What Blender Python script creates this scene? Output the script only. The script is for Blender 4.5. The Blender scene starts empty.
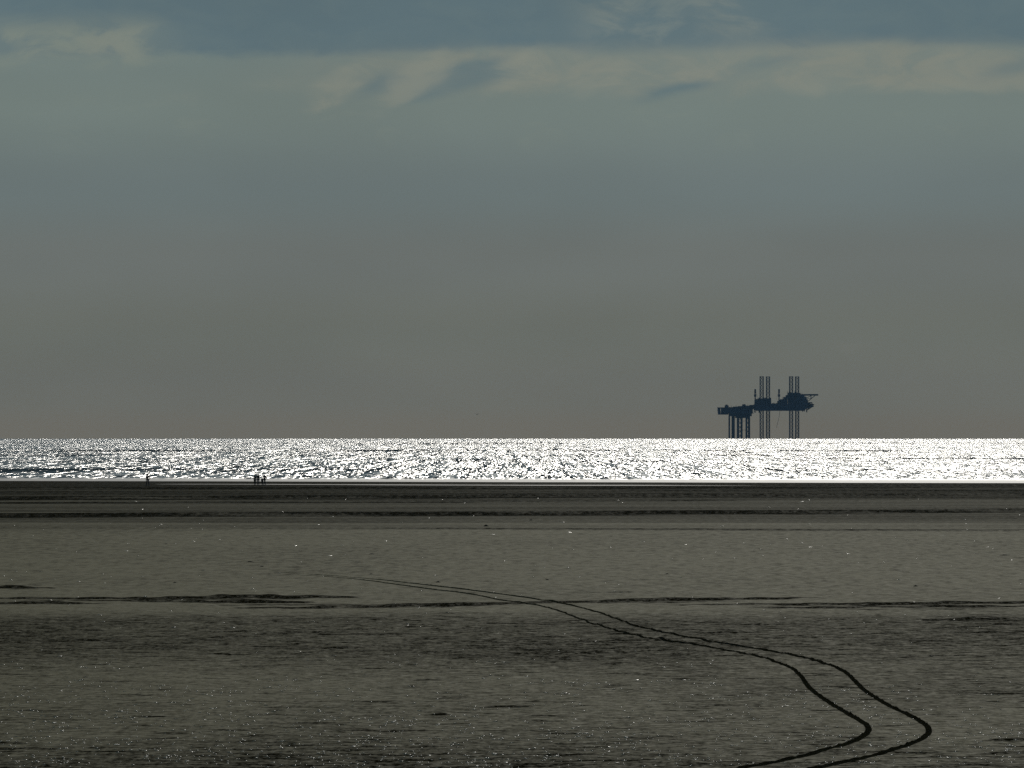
import bpy, bmesh, math, random
import numpy as np
from mathutils import Vector, Matrix

# ------------------------------------------------------------------ camera, world, sun
S = bpy.context.scene
C = S.collection
F = 5689.0            # focal length in pixels (200 mm on a 36 mm sensor)
CAMZ = 8.3
EYE = 429.4           # picture row of eye level; the sea horizon dips below it
RE = 6371000.0        # earth radius
SUN_EL, SUN_AZ = 25.0, 4.2     # degrees; azimuth clockwise from +Y (the view direction)

cam = bpy.data.cameras.new('camera')
camo = bpy.data.objects.new('camera', cam)
C.objects.link(camo)
cam.sensor_width = 36.0
cam.lens = F * 36.0 / 1024.0
cam.clip_start = 0.5
cam.clip_end = 80000.0
camo.location = (0, 0, CAMZ)
camo.rotation_euler = (math.radians(90) + math.atan((EYE - 384.0) / F), 0, 0)
S.camera = camo

S.view_settings.view_transform = 'Standard'
S.view_settings.look = 'None'
S.view_settings.gamma = 1.0
S.view_settings.use_curve_mapping = False
S.view_settings.exposure = -1.6
S.cycles.use_denoising = False
S.cycles.max_bounces = 4
S.cycles.volume_bounces = 0
S.cycles.sample_clamp_direct = 60
S.cycles.sample_clamp_indirect = 3
EXPO = 2.0 ** 1.6

sd = bpy.data.lights.new('sun', 'SUN')
sd.energy = 3.2
sd.angle = math.radians(0.53)
sd.color = (1.0, 0.955, 0.87)
so = bpy.data.objects.new('sun', sd)
C.objects.link(so)
_az, _el = math.radians(SUN_AZ), math.radians(SUN_EL)
sdir = Vector((math.sin(_az) * math.cos(_el), math.cos(_az) * math.cos(_el), math.sin(_el)))
so.rotation_euler = sdir.to_track_quat('Z', 'Y').to_euler()
so.location = (0, 0, 300)


class NT:
    """small helper for node trees"""
    def __init__(self, nt):
        self.nt = nt
        nt.nodes.clear()

    def n(self, typ, **kw):
        nd = self.nt.nodes.new(typ)
        for k, v in kw.items():
            setattr(nd, k, v)
        return nd

    def l(self, a, b):
        self.nt.links.new(a, b)

    def _in(self, sock, v):
        if hasattr(v, 'is_output') or isinstance(v, bpy.types.NodeSocket):
            self.l(v, sock)
        else:
            sock.default_value = v

    def m(self, op, a, b=0.0, c=0.0, clamp=False):
        nd = self.n('ShaderNodeMath', operation=op, use_clamp=clamp)
        self._in(nd.inputs[0], a)
        self._in(nd.inputs[1], b)
        self._in(nd.inputs[2], c)
        return nd.outputs[0]

    def mapr(self, v, a, b, c=0.0, d=1.0, smooth=True):
        nd = self.n('ShaderNodeMapRange', interpolation_type='SMOOTHSTEP' if smooth else 'LINEAR')
        self._in(nd.inputs[0], v)
        for i, q in enumerate((a, b, c, d)):
            self._in(nd.inputs[i + 1], q)
        return nd.outputs[0]

    def mix(self, f, a, b):
        nd = self.n('ShaderNodeMix', data_type='RGBA')
        self._in(nd.inputs[0], f)
        self._in(nd.inputs[6], a)
        self._in(nd.inputs[7], b)
        return nd.outputs[2]

    def comb(self, x, y, z=0.0):
        nd = self.n('ShaderNodeCombineXYZ')
        self._in(nd.inputs[0], x)
        self._in(nd.inputs[1], y)
        self._in(nd.inputs[2], z)
        return nd.outputs[0]

    def noise(self, vec, scale, detail=3.0, rough=0.5, dist=0.0):
        nd = self.n('ShaderNodeTexNoise')
        self.l(vec, nd.inputs['Vector'])
        nd.inputs['Scale'].default_value = scale
        nd.inputs['Detail'].default_value = detail
        nd.inputs['Roughness'].default_value = rough
        nd.inputs['Distortion'].default_value = dist
        return nd.outputs[0]


def lin(c):
    """sRGB 0-255 to linear"""
    return tuple((x / 255 / 12.92) if x / 255 <= 0.04045 else ((x / 255 + 0.055) / 1.055) ** 2.4 for x in c)


# world: hazy overcast veil with cloud banks over a Nishita sky
W = bpy.data.worlds.new('World')
S.world = W
W.use_nodes = True
w = NT(W.node_tree)
out = w.n('ShaderNodeOutputWorld')
bg = w.n('ShaderNodeBackground')
sky = w.n('ShaderNodeTexSky', sky_type='NISHITA', sun_disc=False)
sky.sun_elevation = _el
sky.sun_rotation = _az
sky.air_density = 1.0
sky.dust_density = 2.0
STR = 0.1
bg.inputs['Strength'].default_value = STR
tc = w.n('ShaderNodeTexCoord')
sep = w.n('ShaderNodeSeparateXYZ')
w.l(tc.outputs['Generated'], sep.inputs[0])
# u: azimuth, v: elevation, both in thousandths of 1/F rad so that the sky cloud banks can be laid at their bearings
az = w.m('ARCTAN2', sep.outputs[0], sep.outputs[1])
u = w.m('MULTIPLY', az, F / 1000.0)            # 0 at view centre
v = w.m('MULTIPLY', w.m('ARCSINE', sep.outputs[2]), F / 1000.0)   # 0 at eye level, 0.43 = top of the view
ramp = w.n('ShaderNodeValToRGB')
cr = ramp.color_ramp
cr.interpolation = 'EASE'
stops = [(0.000, (112, 108, 97)), (0.03, (110, 110, 101)), (0.10, (106, 110, 103)), (0.17, (107, 113, 110)), (0.24, (106, 118, 118)),
         (0.325, (113, 126, 122)), (0.43, (106, 123, 123)), (0.8, (88, 110, 120)), (1.0, (86, 106, 118))]
cr.elements[0].position = 0.0
cr.elements[1].position = 1.0
for i, (p, c) in enumerate(stops):
    if i == 0:
        e = cr.elements[0]
    elif i == len(stops) - 1:
        e = cr.elements[len(cr.elements) - 1]
    else:
        e = cr.elements.new(p)
    e.position = p
for i, (p, c) in enumerate(stops):
    cr.elements[i].color = (*lin(c), 1)
w.l(w.m('MULTIPLY', v, 1.0, clamp=True), ramp.inputs[0])
veil = ramp.outputs[0]
puv = w.comb(u, v)
n1 = w.noise(w.comb(w.m('MULTIPLY', u, 1.0), w.m('MULTIPLY', v, 3.2)), 5.0, 5, 0.55, 0.4)
n2 = w.noise(w.comb(w.m('MULTIPLY', u, 1.0), w.m('MULTIPLY', v, 2.0)), 14.0, 5, 0.6, 0.6)
n3 = w.noise(w.comb(w.m('ADD', u, 7.3), w.m('MULTIPLY', v, 2.6)), 2.2, 3, 0.5, 0.2)
wob = w.m('ADD', w.m('MULTIPLY', w.m('SUBTRACT', n1, 0.5), 0.034), w.m('MULTIPLY', w.m('SUBTRACT', n2, 0.5), 0.022))
vw = w.m('ADD', v, wob)


def box(u0, u1, v0, v1, su, sv, vv=None):
    vv = vw if vv is None else vv
    uu = w.m('ADD', u, w.m('MULTIPLY', w.m('SUBTRACT', n1, 0.5), 0.12))
    a = w.mapr(uu, u0 - su, u0 + su)
    b = w.mapr(uu, u1 - su, u1 + su, 1.0, 0.0)
    c = w.mapr(vv, v0 - sv, v0 + sv)
    d = w.mapr(vv, v1 - sv, v1 + sv, 1.0, 0.0)
    return w.m('MULTIPLY', w.m('MULTIPLY', a, b), w.m('MULTIPLY', c, d))


def pv(y):
    return (EYE - y) / 1000.0


def pu(x):
    return (x - 512) / 1000.0


# dark blue-grey cloud bank along the top, its base climbing slightly to the left
base = w.m('ADD', vw, w.m('MULTIPLY', u, -0.010))
bank = w.m('MULTIPLY', w.mapr(base, pv(58), pv(45)), w.mapr(n2, 0.3, 0.62, 0.78, 1.0))
hi = w.mapr(v, pv(-150), pv(-20), 0.45, 1.0)
col = w.mix(w.m('MULTIPLY', w.m('MULTIPLY', bank, hi), 0.92), veil, (*lin((89, 110, 118)), 1))
# pale cream cloud strip under the bank, strongest on the right
strip = box(pu(360), pu(1600), pv(92), pv(50), 0.16, 0.012, w.m('ADD', vw, w.m('MULTIPLY', u, -0.012)))
strip = w.m('MULTIPLY', strip, w.mapr(n2, 0.34, 0.62, 0.25, 0.85))
col = w.mix(strip, col, (*lin((130, 134, 124)), 1))
# rolls of pale cloud at upper left and a gap in the middle
left = w.m('MULTIPLY', box(pu(-90), pu(176), pv(64), pv(20), 0.035, 0.016), w.mapr(n2, 0.36, 0.62, 0.25, 0.95))
col = w.mix(left, col, (*lin((122, 132, 124)), 1))
gap = w.m('MULTIPLY', box(pu(585), pu(740), pv(60), pv(-60), 0.05, 0.03), w.mapr(n2, 0.42, 0.64, 0.0, 0.55))
col = w.mix(gap, col, (*lin((120, 131, 127)), 1))
# slate blue holes inside the pale strip
for (x0, x1, y0, y1, k) in ((415, 492, 95, 68, 0.68), (366, 400, 92, 74, 0.65), (648, 718, 93, 83, 0.85), (745, 800, 68, 58, .4), (985, 1040, 76, 62, .4)):
    vs = w.m('ADD', v, w.m('MULTIPLY', wob, 0.45))
    vs = w.m('SUBTRACT', vs, w.m('MULTIPLY', w.m('SUBTRACT', u, pu((x0 + x1) / 2)), 0.22))
    hole = w.m('MULTIPLY', box(pu(x0), pu(x1), pv(y0), pv(y1), 0.022, 0.007, vs), k)
    col = w.mix(hole, col, (*lin((92, 113, 119)), 1))
# faint wisps lower down
wisp = w.m('MULTIPLY', box(pu(-300), pu(1500), pv(140), pv(100), 0.1, 0.03), w.mapr(n2, 0.52, 0.74, 0.0, 0.35))
col = w.mix(wisp, col, (*lin((122, 132, 124)), 1))
wisp2 = w.m('MULTIPLY', box(pu(520), pu(1300), pv(385), pv(345), 0.05, 0.02), w.mapr(n2, 0.55, 0.75, 0.0, 0.25))
col = w.mix(wisp2, col, (*lin((116, 116, 110)), 1))
# soft large-scale unevenness of the veil
for (x0, x1, y0, y1, k, tl) in ((318, 372, 98, 66, .7, .5), (392, 432, 98, 62, .6, .5), (470, 530, 96, 66, .55, .5), (246, 292, 92, 80, .45, .2), (152, 184, 106, 99, .4, .1), (96, 150, 58, 28, .3, .1),
                              (800, 1060, 92, 80, .35, .02), (560, 640, 92, 66, .4, .35), (600, 628, 26, -8, .28, -.3), (700, 742, 36, -6, .28, -.2), (815, 862, 352, 344, .25, .05), (540, 600, 378, 366, .2, .15)):
    vs = w.m('ADD', v, w.m('MULTIPLY', wob, 0.8))
    vs = w.m('SUBTRACT', vs, w.m('MULTIPLY', w.m('SUBTRACT', u, pu((x0 + x1) / 2)), tl))
    wf = w.m('MULTIPLY', box(pu(x0), pu(x1), pv(y0), pv(y1), 0.02, 0.006, vs), w.mapr(n2, 0.36, 0.6, 0.2 * k, k))
    col = w.mix(wf, col, (*lin((132, 137, 127) if y0 < 200 else (118, 118, 112)), 1))
sc_ = w.mapr(n3, 0.3, 0.7, 0.95, 1.05)
vm = w.n('ShaderNodeVectorMath', operation='SCALE')
w.l(col, vm.inputs[0])
w.l(w.m('MULTIPLY', sc_, EXPO / STR * 0.97), vm.inputs['Scale'])
vs2 = w.n('ShaderNodeVectorMath', operation='SCALE')
w.l(sky.outputs[0], vs2.inputs[0])
vs2.inputs['Scale'].default_value = 0.008
va = w.n('ShaderNodeVectorMath', operation='ADD')
w.l(vm.outputs[0], va.inputs[0])
w.l(vs2.outputs[0], va.inputs[1])
w.l(va.outputs[0], bg.inputs['Color'])
w.l(bg.outputs[0], out.inputs[0])


# ------------------------------------------------------------------ helpers
def gpt(px, py):
    """pixel -> ground point (sand level near 0)"""
    d = CAMZ * F / (py - EYE)
    return ((px - 512) / F * d, d)


def far(px, py, D):
    """pixel -> x, z at distance D"""
    return ((px - 512) / F * D, CAMZ + (EYE - py) / F * D)


def _hash(i, j, s):
    h = (i.astype(np.int64) * 374761393 + j.astype(np.int64) * 668265263 + s * 1442695041) & 0xffffffff
    h = ((h ^ (h >> 13)) * 1274126177) & 0xffffffff
    return ((h ^ (h >> 16)) & 0xffffff) / float(0xffffff)


def vnoise(x, y, s=0):
    xi, yi = np.floor(x), np.floor(y)
    fx, fy = x - xi, y - yi
    fx = fx * fx * fx * (fx * (fx * 6 - 15) + 10)
    fy = fy * fy * fy * (fy * (fy * 6 - 15) + 10)
    a, b = _hash(xi, yi, s), _hash(xi + 1, yi, s)
    c, d = _hash(xi, yi + 1, s), _hash(xi + 1, yi + 1, s)
    return (a + (b - a) * fx) * (1 - fy) + (c + (d - c) * fx) * fy - 0.5


def fbm(x, y, s=0, o=4, g=0.5):
    t, a = 0, 1.0
    for k in range(o):
        t = t + a * vnoise(x * 2 ** k + 13.7 * k, y * 2 ** k + 5.1 * k, s + k)
        a *= g
    return t


def sstep(a, b, x):
    t = np.clip((x - a) / (b - a), 0, 1)
    return t * t * (3 - 2 * t)


# ------------------------------------------------------------------ the sand: heights
# low bars and runnels running along the shore: (row on the left, row on the right, thickness px, strength)
BARS = [(488.0, 487.2, 1.5, 1.0), (491.3, 490.0, 1.3, .8), (498.6, 494.6, 3.0, 1.0), (503.0, 499.6, 1.6, .8), (508.5, 507.5, 1.6, .5),
        (516.5, 511.0, 3.6, 1.0), (521.5, 518.0, 1.3, .4), (527.6, 530.5, 1.8, .6), (534.5, 512.0, 1.0, .3)]
# local runnels: (x0, x1, row at x0, row at x1, thickness px, strength)
RUNS = [(-60, 70, 588.0, 588.5, 2.6, 1.0), (-60, 150, 599.0, 599.5, 2.2, .7), (40, 400, 600.2, 597.5, 3.4, 1.0), (-60, 120, 604.5, 604.0, 1.6, .8),
        (100, 330, 601.5, 603.5, 2.6, .9), (200, 460, 609.5, 608.0, 1.8, .8), (330, 560, 608.5, 604.0, 2.6, 1.0),
        (500, 865, 604.5, 597.5, 2.2, 1.0), (-60, 300, 602.3, 600.5, 1.0, .8), (380, 720, 605.8, 601.5, 1.0, .9), (600, 1090, 606.4, 604.2, 1.0, .8), (180, 520, 606.2, 606.0, 0.9, .8), (820, 1090, 610.8, 609.0, 0.9, .6),
        (700, 1090, 626, 624, .8, .4), (-60, 400, 618, 616.5, .8, .4), (300, 800, 613, 616, .7, .4), (560, 650, 594.0, 592.0, 1.2, .6), (560, 760, 603.8, 602.5, 1.5, .6),
        (720, 1090, 608.0, 602.0, 1.8, 1.0), (700, 1090, 609.3, 606.5, 2.0, .9), (900, 1100, 620.8, 618.0, 2.4, .9), (930, 1100, 621.5, 621.0, 1.2, .8),
        (560, 800, 647.0, 644.0, 1.1, .4), (420, 620, 640.0, 636.5, 1.1, .45), (150, 330, 640.0, 637.0, 1.1, .3), (480, 600, 637.0, 643.0, 1.1, .4),
        (20, 110, 632.0, 630.0, 1.5, .5), (0, 60, 646.0, 651.5, 1.6, .6), (100, 240, 656.0, 658.0, 1.2, .4),
        (116, 172, 719.5, 719.0, 1.5, .9), (426, 456, 716.0, 716.2, 1.5, .9), (760, 870, 741.5, 741.5, 2.0, .5), (960, 1100, 742.0, 741.2, 2.6, 1.0),
        (740, 950, 754.5, 754.0, 2.4, .5), (950, 1100, 754.5, 753.5, 2.4, .7), (530, 545, 702, 701.5, 1.2, .7), (250, 330, 705, 706, 1.0, .3)]


def height(x, y, detail=True):
    """terrain height and a 0..1 dark mask (silty sand, painted bank shade), both as functions of world x, y"""
    r2 = x * x + y * y
    yy = np.maximum(y, 1.0)
    front = sstep(60, 110, y) * sstep(0.9, 0.6, np.abs(x) / yy)
    z = np.zeros_like(x)
    silt_shade = np.zeros_like(x)
    # seaward slope
    yt = y + x * 0.22
    z = z - 0.55 * sstep(850, 1030, yt) - 1.3 * sstep(1030, 1500, y)
    sea_ = sstep(455, 520, y)
    zone = 0.56 * sstep(455, 545, y + 30 * vnoise(x / 25, x * 0, 601)) + 0.20 * sstep(640, 740, y) + 0.14 * sstep(820, 860, y)
    zone = zone + sea_ * (0.42 * vnoise(x / 160, y / 9, 610) + 0.30 * vnoise(x / 70, y / 4.5, 611))
    zone = zone + 0.28 * sstep(262, 244, y) * sstep(190, 215, y)
    zone = zone + 0.12 + 0.22 * sstep(262, 244, y) + 0.36 * sstep(165, 128, y + 10 * vnoise(x / 3, y / 6, 603))  # foreground darkened in colour for the sheen lost nearer the camera
    zone = zone + 0.22 * vnoise(x / 12, y / 26, 602) * sstep(700, 300, y) + 0.16 * vnoise(x / 3.0, y / 14, 604) * sstep(300, 250, y)
    silt_shade = np.clip(zone, 0, 0.9) * front
    # broad unevenness
    z = z + front * sstep(980, 800, y) * (0.10 * vnoise(x / 60, y / 22, 3) + 0.03 * vnoise(x / 17, y / 9, 4))
    tt = np.clip((x / yy * F + 512) / 1024, -1.5, 2.5)
    for i, (ya, yb, t, k) in enumerate(BARS):
        ya_, yb_ = CAMZ * F / (ya - EYE), CAMZ * F / (yb - EYE)
        xa_, xb_ = -0.09 * ya_, 0.09 * yb_
        f = np.clip((x - xa_) / (xb_ - xa_), -1.5, 2.5)
        f = f - 0.0
        dd = ya_ + (yb_ - ya_) * f
        pix = dd / F
        hgt = t * pix * 0.8
        w1 = hgt * 9 + 1.0
        off = y - dd - (vnoise(x / 30, x * 0, 50 + i) * 6 + vnoise(x / 9, x * 0, 80 + i) * 3) * (pix / 0.1)
        kk = k * (0.7 + 0.3 * sstep(-0.4, 0.1, vnoise(x / 45, x * 0, 20 + i) + 0.1))
        z = z + front * kk * hgt * (sstep(-w1, 0, off) * (1 - sstep(0, w1 * 5, off)))
        wv = t * pix * 0.5 * dd / CAMZ * 1.1
        silt_shade = np.maximum(silt_shade, front * kk * (1.05 + .7 * vnoise(x / 22, y / 5, 640 + i)) * sstep(-wv * 1.3, -wv * 0.6, off) * (1 - sstep(wv * .6, wv * 1.3, off)))  # wet silty sand plus painted shade of each bar's near face
    for i, (x0, x1, ya, yb, t, k) in enumerate(RUNS):
        p0, p1 = gpt(x0, ya), gpt(x1, yb)
        f = (x - p0[0]) / (p1[0] - p0[0])
        dd = p0[1] + (p1[1] - p0[1]) * f
        pix = dd / F
        L = p1[0] - p0[0]
        er = 0.38 if L > 8 else 0.48
        ends = sstep(0, er, f + 0.12 * vnoise(x / (L * .1), y / 6, 200 + i)) * sstep(1.0, 1 - er, f + 0.12 * vnoise(x / (L * .1), y / 6, 230 + i))
        ragged = 0.95 + 0.8 * vnoise(x / (1.0 + L * .14), y / 8, 260 + i) + 0.6 * vnoise(x / .8, y / 3, 300 + i)
        th = 1.25 * t * np.clip(ragged, 0.15, 1.6) * ends
        hgt = th * pix * 0.62
        w1 = hgt * 7 + 0.4
        off = y - dd - vnoise(x / (L * .3), x * 0, 330 + i) * pix * 22 * t * .12 - vnoise(x / 1.1, y * 0, 360 + i) * pix * 25
        near = np.exp(-((off) / (w1 * 9)) ** 2)
        z = z + front * k * hgt * (sstep(-w1, 0, off) * (1 - sstep(0, w1 * 6, off)))
        wv = th * pix * 0.5 * y / CAMZ
        silt_shade = np.maximum(silt_shade, (1.0 * k + .1) * np.clip(1.05 + .7 * vnoise(x / 6.0 + y * .11, y / 2.4, 700 + i) + .4 * vnoise(x / 1.6, y / 2.0, 740 + i), 0, 1.1) * front * sstep(0.02, .25, ends) * sstep(-wv * 1.4, -wv * .4, off) * (1 - sstep(wv * .4, wv * 1.4, off)))  # shade of the camera-facing bank painted in along with wet mud
    # long shallow pool left by the tide, just below the water line
    pl = y - (889 - (x + 55) * 0.27) + 5 * vnoise(x / 20, x * 0, 600)
    g_ = np.exp(-(pl / (11.0 - 3.5 * sstep(10, 60, x))) ** 2) * sstep(-66, -50, x)
    z = z * (1 - g_) - 0.40 * g_
    if detail:
        # wind and water ripples; amplitude stronger in the rough belt between the runnel and the foreground
        belt = sstep(292, 262, y) * sstep(60, 100, y)
        mid = sstep(185, 215, y) * sstep(262, 240, y)
        z = z + front * belt * (0.018 + 0.030 * mid) * fbm(x / 1.6, y / 1.5, 7, 4, .55)
        z = z + front * belt * 0.05 * np.clip(vnoise(x / 5, y / 3.2, 17) * vnoise(x / 1.3, y / 1.0, 18) * 4, -.5, .5) * (0.4 + mid)
        z = z + front * sstep(270, 300, y) * sstep(900, 700, y) * 0.012 * fbm(x / 3, y / 6, 9, 3)
        silt_shade = np.maximum(silt_shade, front * belt * (0.2 + .5 * mid) * sstep(0.10, 0.42, fbm(x / 4.5, y / 3.0, 27, 4, .6)))
    z = z - r2 / (2 * RE)
    return z, silt_shade


def H1(x, y, detail=True):
    z, s = height(np.array([float(x)]), np.array([float(y)]), detail)
    return float(z[0])


def grid_mesh(name, X, Y, Z, mat, wrap=False):
    nr, nc = X.shape
    me = bpy.data.meshes.new(name)
    co = np.stack([X, Y, Z], -1).reshape(-1, 3).astype(np.float32)
    a = (np.arange(nr - 1)[:, None] * nc + np.arange(nc - 1)[None, :]).reshape(-1)
    quads = np.stack([a, a + nc, a + nc + 1, a + 1], -1)
    if wrap:
        b = np.arange(nr - 1) * nc
        q2 = np.stack([b + nc - 1, b + nc + nc - 1, b + nc, b], -1)
        quads = np.concatenate([quads, q2])
    me.vertices.add(len(co))
    me.vertices.foreach_set('co', co.ravel())
    me.loops.add(quads.size)
    me.loops.foreach_set('vertex_index', quads.ravel().astype(np.int32))
    me.polygons.add(len(quads))
    me.polygons.foreach_set('loop_start', (np.arange(len(quads)) * 4).astype(np.int32))
    me.polygons.foreach_set('use_smooth', np.ones(len(quads), bool))
    me.update(calc_edges=True)
    me.validate()
    me.materials.append(mat)
    o = bpy.data.objects.new(name, me)
    C.objects.link(o)
    return o


def material(name):
    m = bpy.data.materials.new(name)
    m.use_nodes = True
    t = NT(m.node_tree)
    o = t.n('ShaderNodeOutputMaterial')
    b = t.n('ShaderNodeBsdfPrincipled')
    t.l(b.outputs[0], o.inputs[0])
    return m, t, b


# sand material: dark, wet, fine-grained
m_sand, t, b = material('wet_sand')
tc = t.n('ShaderNodeTexCoord')
P = tc.outputs['Object']
at = t.n('ShaderNodeAttribute', attribute_name='silt_shade')
nA = t.noise(P, 0.35, 4, .6)
nB = t.noise(P, 2.5, 4, .6)
sp = t.n('ShaderNodeSeparateXYZ')
t.l(P, sp.inputs[0])
sx_, sy_ = sp.outputs[0], sp.outputs[1]
# low ripple trains: a little longer along the shore than across it
rip = t.noise(t.comb(t.m('MULTIPLY', sx_, 0.45), sy_), 0.9, 5, .68, .4)
rip2 = t.noise(t.comb(t.m('MULTIPLY', sx_, 0.6), t.m('ADD', sy_, 71.0)), 3.0, 4, .68, .3)
silt_shade0 = at.outputs['Fac']
# dark streaks cut from the ripple noise, denser where the dark mask is high
near = t.mapr(sy_, 290.0, 245.0)
lo = t.m('SUBTRACT', 0.59, t.m('MULTIPLY', silt_shade0, 0.10))
tr = t.m('MULTIPLY', t.mapr(rip, lo, t.m('ADD', lo, 0.09)), near)
silt_shade = t.m('ADD', t.m('MULTIPLY', silt_shade0, 1.0), t.m('MULTIPLY', tr, 0.75), clamp=True)
silt_shade = t.m('ADD', silt_shade, t.m('MULTIPLY', t.m('SUBTRACT', rip2, 0.5), t.mapr(sy_, 330.0, 240.0, 0.6, 1.7)), clamp=True)
gr1 = t.noise(t.comb(t.m('MULTIPLY', sx_, 0.75), t.m('MULTIPLY', sy_, 0.17)), 1.6, 4, .72, .2)
gr2 = t.noise(t.comb(t.m('MULTIPLY', sx_, 3.0), t.m('MULTIPLY', sy_, 0.8)), 1.7, 4, .72, .2)
silt_shade = t.m('ADD', silt_shade, t.m('MULTIPLY', t.m('MULTIPLY', t.m('SUBTRACT', gr1, 0.5), t.mapr(sy_, 240.0, 330.0, 0.8, 2.6)), t.mapr(sy_, 430.0, 520.0, 1.0, 0.3)), clamp=True)
silt_shade = t.m('ADD', silt_shade, t.m('MULTIPLY', t.m('SUBTRACT', gr2, 0.5), t.mapr(sy_, 330.0, 200.0, 0.4, 2.0)), clamp=True)
colA = t.mix(t.mapr(nA, .35, .65), (0.178, 0.148, 0.080, 1), (0.222, 0.187, 0.108, 1))
colA = t.mix(t.mapr(nB, .35, .7, 0, .6), colA, (0.130, 0.108, 0.050, 1))
colA = t.mix(silt_shade, colA, (0.012, 0.010, 0.004, 1))
t.l(colA, b.inputs['Base Color'])
t.l(t.mapr(rip2, .3, .7, 0.60, 0.78), b.inputs['Roughness'])
t.l(t.m('MULTIPLY', t.m('SUBTRACT', 1.0, silt_shade), 0.008), b.inputs['Specular IOR Level'])
b.inputs['Specular Tint'].default_value = (1.0, 0.87, 0.60, 1)
bmp = t.n('ShaderNodeBump')
bmp.inputs['Strength'].default_value = 1.0
bmp.inputs['Distance'].default_value = 1.0
hsum = t.m('ADD', t.m('MULTIPLY', nB, 0.012), t.m('MULTIPLY', t.noise(P, 14.0, 4, .65), 0.004))
hsum = t.m('ADD', hsum, t.m('MULTIPLY', nA, 0.03))
hsum = t.m('ADD', hsum, t.m('MULTIPLY', t.m('ADD', rip, t.m('MULTIPLY', rip2, .4)), 0.05))
t.l(hsum, bmp.inputs['Height'])
t.l(bmp.outputs[0], b.inputs['Normal'])

# polar sheet round the camera, finest where the picture looks
ang_f = np.linspace(-0.125, 0.125, 900)
ang_m = np.linspace(0.127, 0.5, 60)
ang_c = np.linspace(0.52, math.pi * 2 - 0.52, 90)
ang = np.concatenate([ang_f, ang_m, ang_c, np.sort(2 * math.pi - ang_m)])
rows = np.concatenate([np.linspace(4, 88, 24), CAMZ * F / np.linspace(430, 47, 900)[:-1], np.geomspace(CAMZ * F / 47, 12800, 60)])
rows = np.unique(np.round(rows, 3))
R_, A_ = np.meshgrid(rows, ang, indexing='ij')
X, Y = R_ * np.sin(A_), R_ * np.cos(A_)
Z, SI = height(X.ravel(), Y.ravel())
sand = grid_mesh('sand', X, Y, Z.reshape(X.shape), m_sand, wrap=True)
att = sand.data.attributes.new('silt_shade', 'FLOAT', 'POINT')
att.data.foreach_set('value', np.clip(SI, 0, 1).astype(np.float32))
sand['kind'] = 'structure'

# ------------------------------------------------------------------ the sea
m_sea, t, b = material('sea_water')
tc = t.n('ShaderNodeTexCoord')
P = tc.outputs['Object']
sp = t.n('ShaderNodeSeparateXYZ')
t.l(P, sp.inputs[0])
# short-crested chop: crests lie along the shore and come in groups
px_, py_ = sp.outputs[0], sp.outputs[1]
chop = t.noise(t.comb(t.m('MULTIPLY', px_, 1.0), t.m('MULTIPLY', py_, 0.016)), 1.15, 3, .7, .3)
chop2 = t.noise(t.comb(t.m('MULTIPLY', px_, 0.32), t.m('MULTIPLY', py_, 0.0028)), 1.2, 3, .6, .3)
swell = t.noise(t.comb(t.m('MULTIPLY', px_, 0.02), t.m('MULTIPLY', py_, 0.012)), 1.0, 3, .6)
swell2 = t.noise(t.comb(t.m('MULTIPLY', px_, 0.0035), t.m('MULTIPLY', py_, 0.0022)), 1.0, 3, .6)
shore = t.mapr(t.m('ADD', py_, t.m('MULTIPLY', px_, 0.16)), 965.0, 1015.0)
# slopes fed straight into the normal: nx, ny
def slope(nz, amp):
    return t.m('MULTIPLY', t.m('SUBTRACT', nz, 0.5), amp)
chop3 = t.noise(t.comb(t.m('MULTIPLY', px_, 0.11), t.m('MULTIPLY', py_, 0.0010)), 1.2, 3, .6, .3)
ny = t.m('ADD', t.m('ADD', slope(chop, 2.1), t.m('MULTIPLY', slope(chop2, 1.5), t.mapr(py_, 1050.0, 2000.0, 0.62, 1.0))), t.m('MULTIPLY', slope(chop3, 0.9), t.mapr(py_, 1200.0, 3000.0, 0.5, 1.0)))
ny = t.m('ADD', ny, slope(swell, 0.35))
ny = t.m('ADD', ny, slope(swell2, 0.30))
chx = t.noise(t.comb(t.m('MULTIPLY', t.m('ADD', px_, 531.0), 1.0), t.m('MULTIPLY', py_, 0.03)), 1.4, 2, .6)
chx2 = t.noise(t.comb(t.m('MULTIPLY', t.m('ADD', px_, 231.0), 0.3), t.m('MULTIPLY', py_, 0.003)), 1.3, 2, .6)
nx = t.m('ADD', slope(chx, 2.3), slope(chx2, 1.3))

def band(d, wd, amp, seed, lo=0.35, hi=0.6, x0=None, fx=0.012):
    q = t.noise(t.comb(t.m('MULTIPLY', px_, fx), t.m('ADD', t.m('MULTIPLY', py_, 0.0004), seed)), 1.0, 3, .6)
    dd = t.m('ADD', t.m('SUBTRACT', py_, d), t.m('MULTIPLY', t.m('SUBTRACT', q, 0.5), wd * 1.5))
    g = t.m('SUBTRACT', 1.0, t.m('MULTIPLY', t.m('ABSOLUTE', dd), 1.0 / wd), clamp=True)
    g = t.m('MULTIPLY', g, t.mapr(q, lo, hi))
    if x0 is not None:
        g = t.m('MULTIPLY', g, t.mapr(px_, x0[0], x0[1]))
    return t.m('MULTIPLY', g, amp)
for args in ((2420, 190, -.42, 3.1), (4150, 600, -.28, 7.7), (1225, 90, -.20, 11.3, .35, .6), (1225, 110, -.19, 14.3, .1, .2, (20, -90)),
             (1715, 60, -.45, 19.3, .3, .5, (60, 120)), (1560, 90, -.2, 23.3), (1950, 120, -.2, 29.3)):
    ny = t.m('ADD', ny, band(*args))
ny = t.m('MULTIPLY', ny, t.mapr(shore, 0, 1, 0.25, 1.0, False))
nx = t.m('MULTIPLY', nx, shore)
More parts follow.
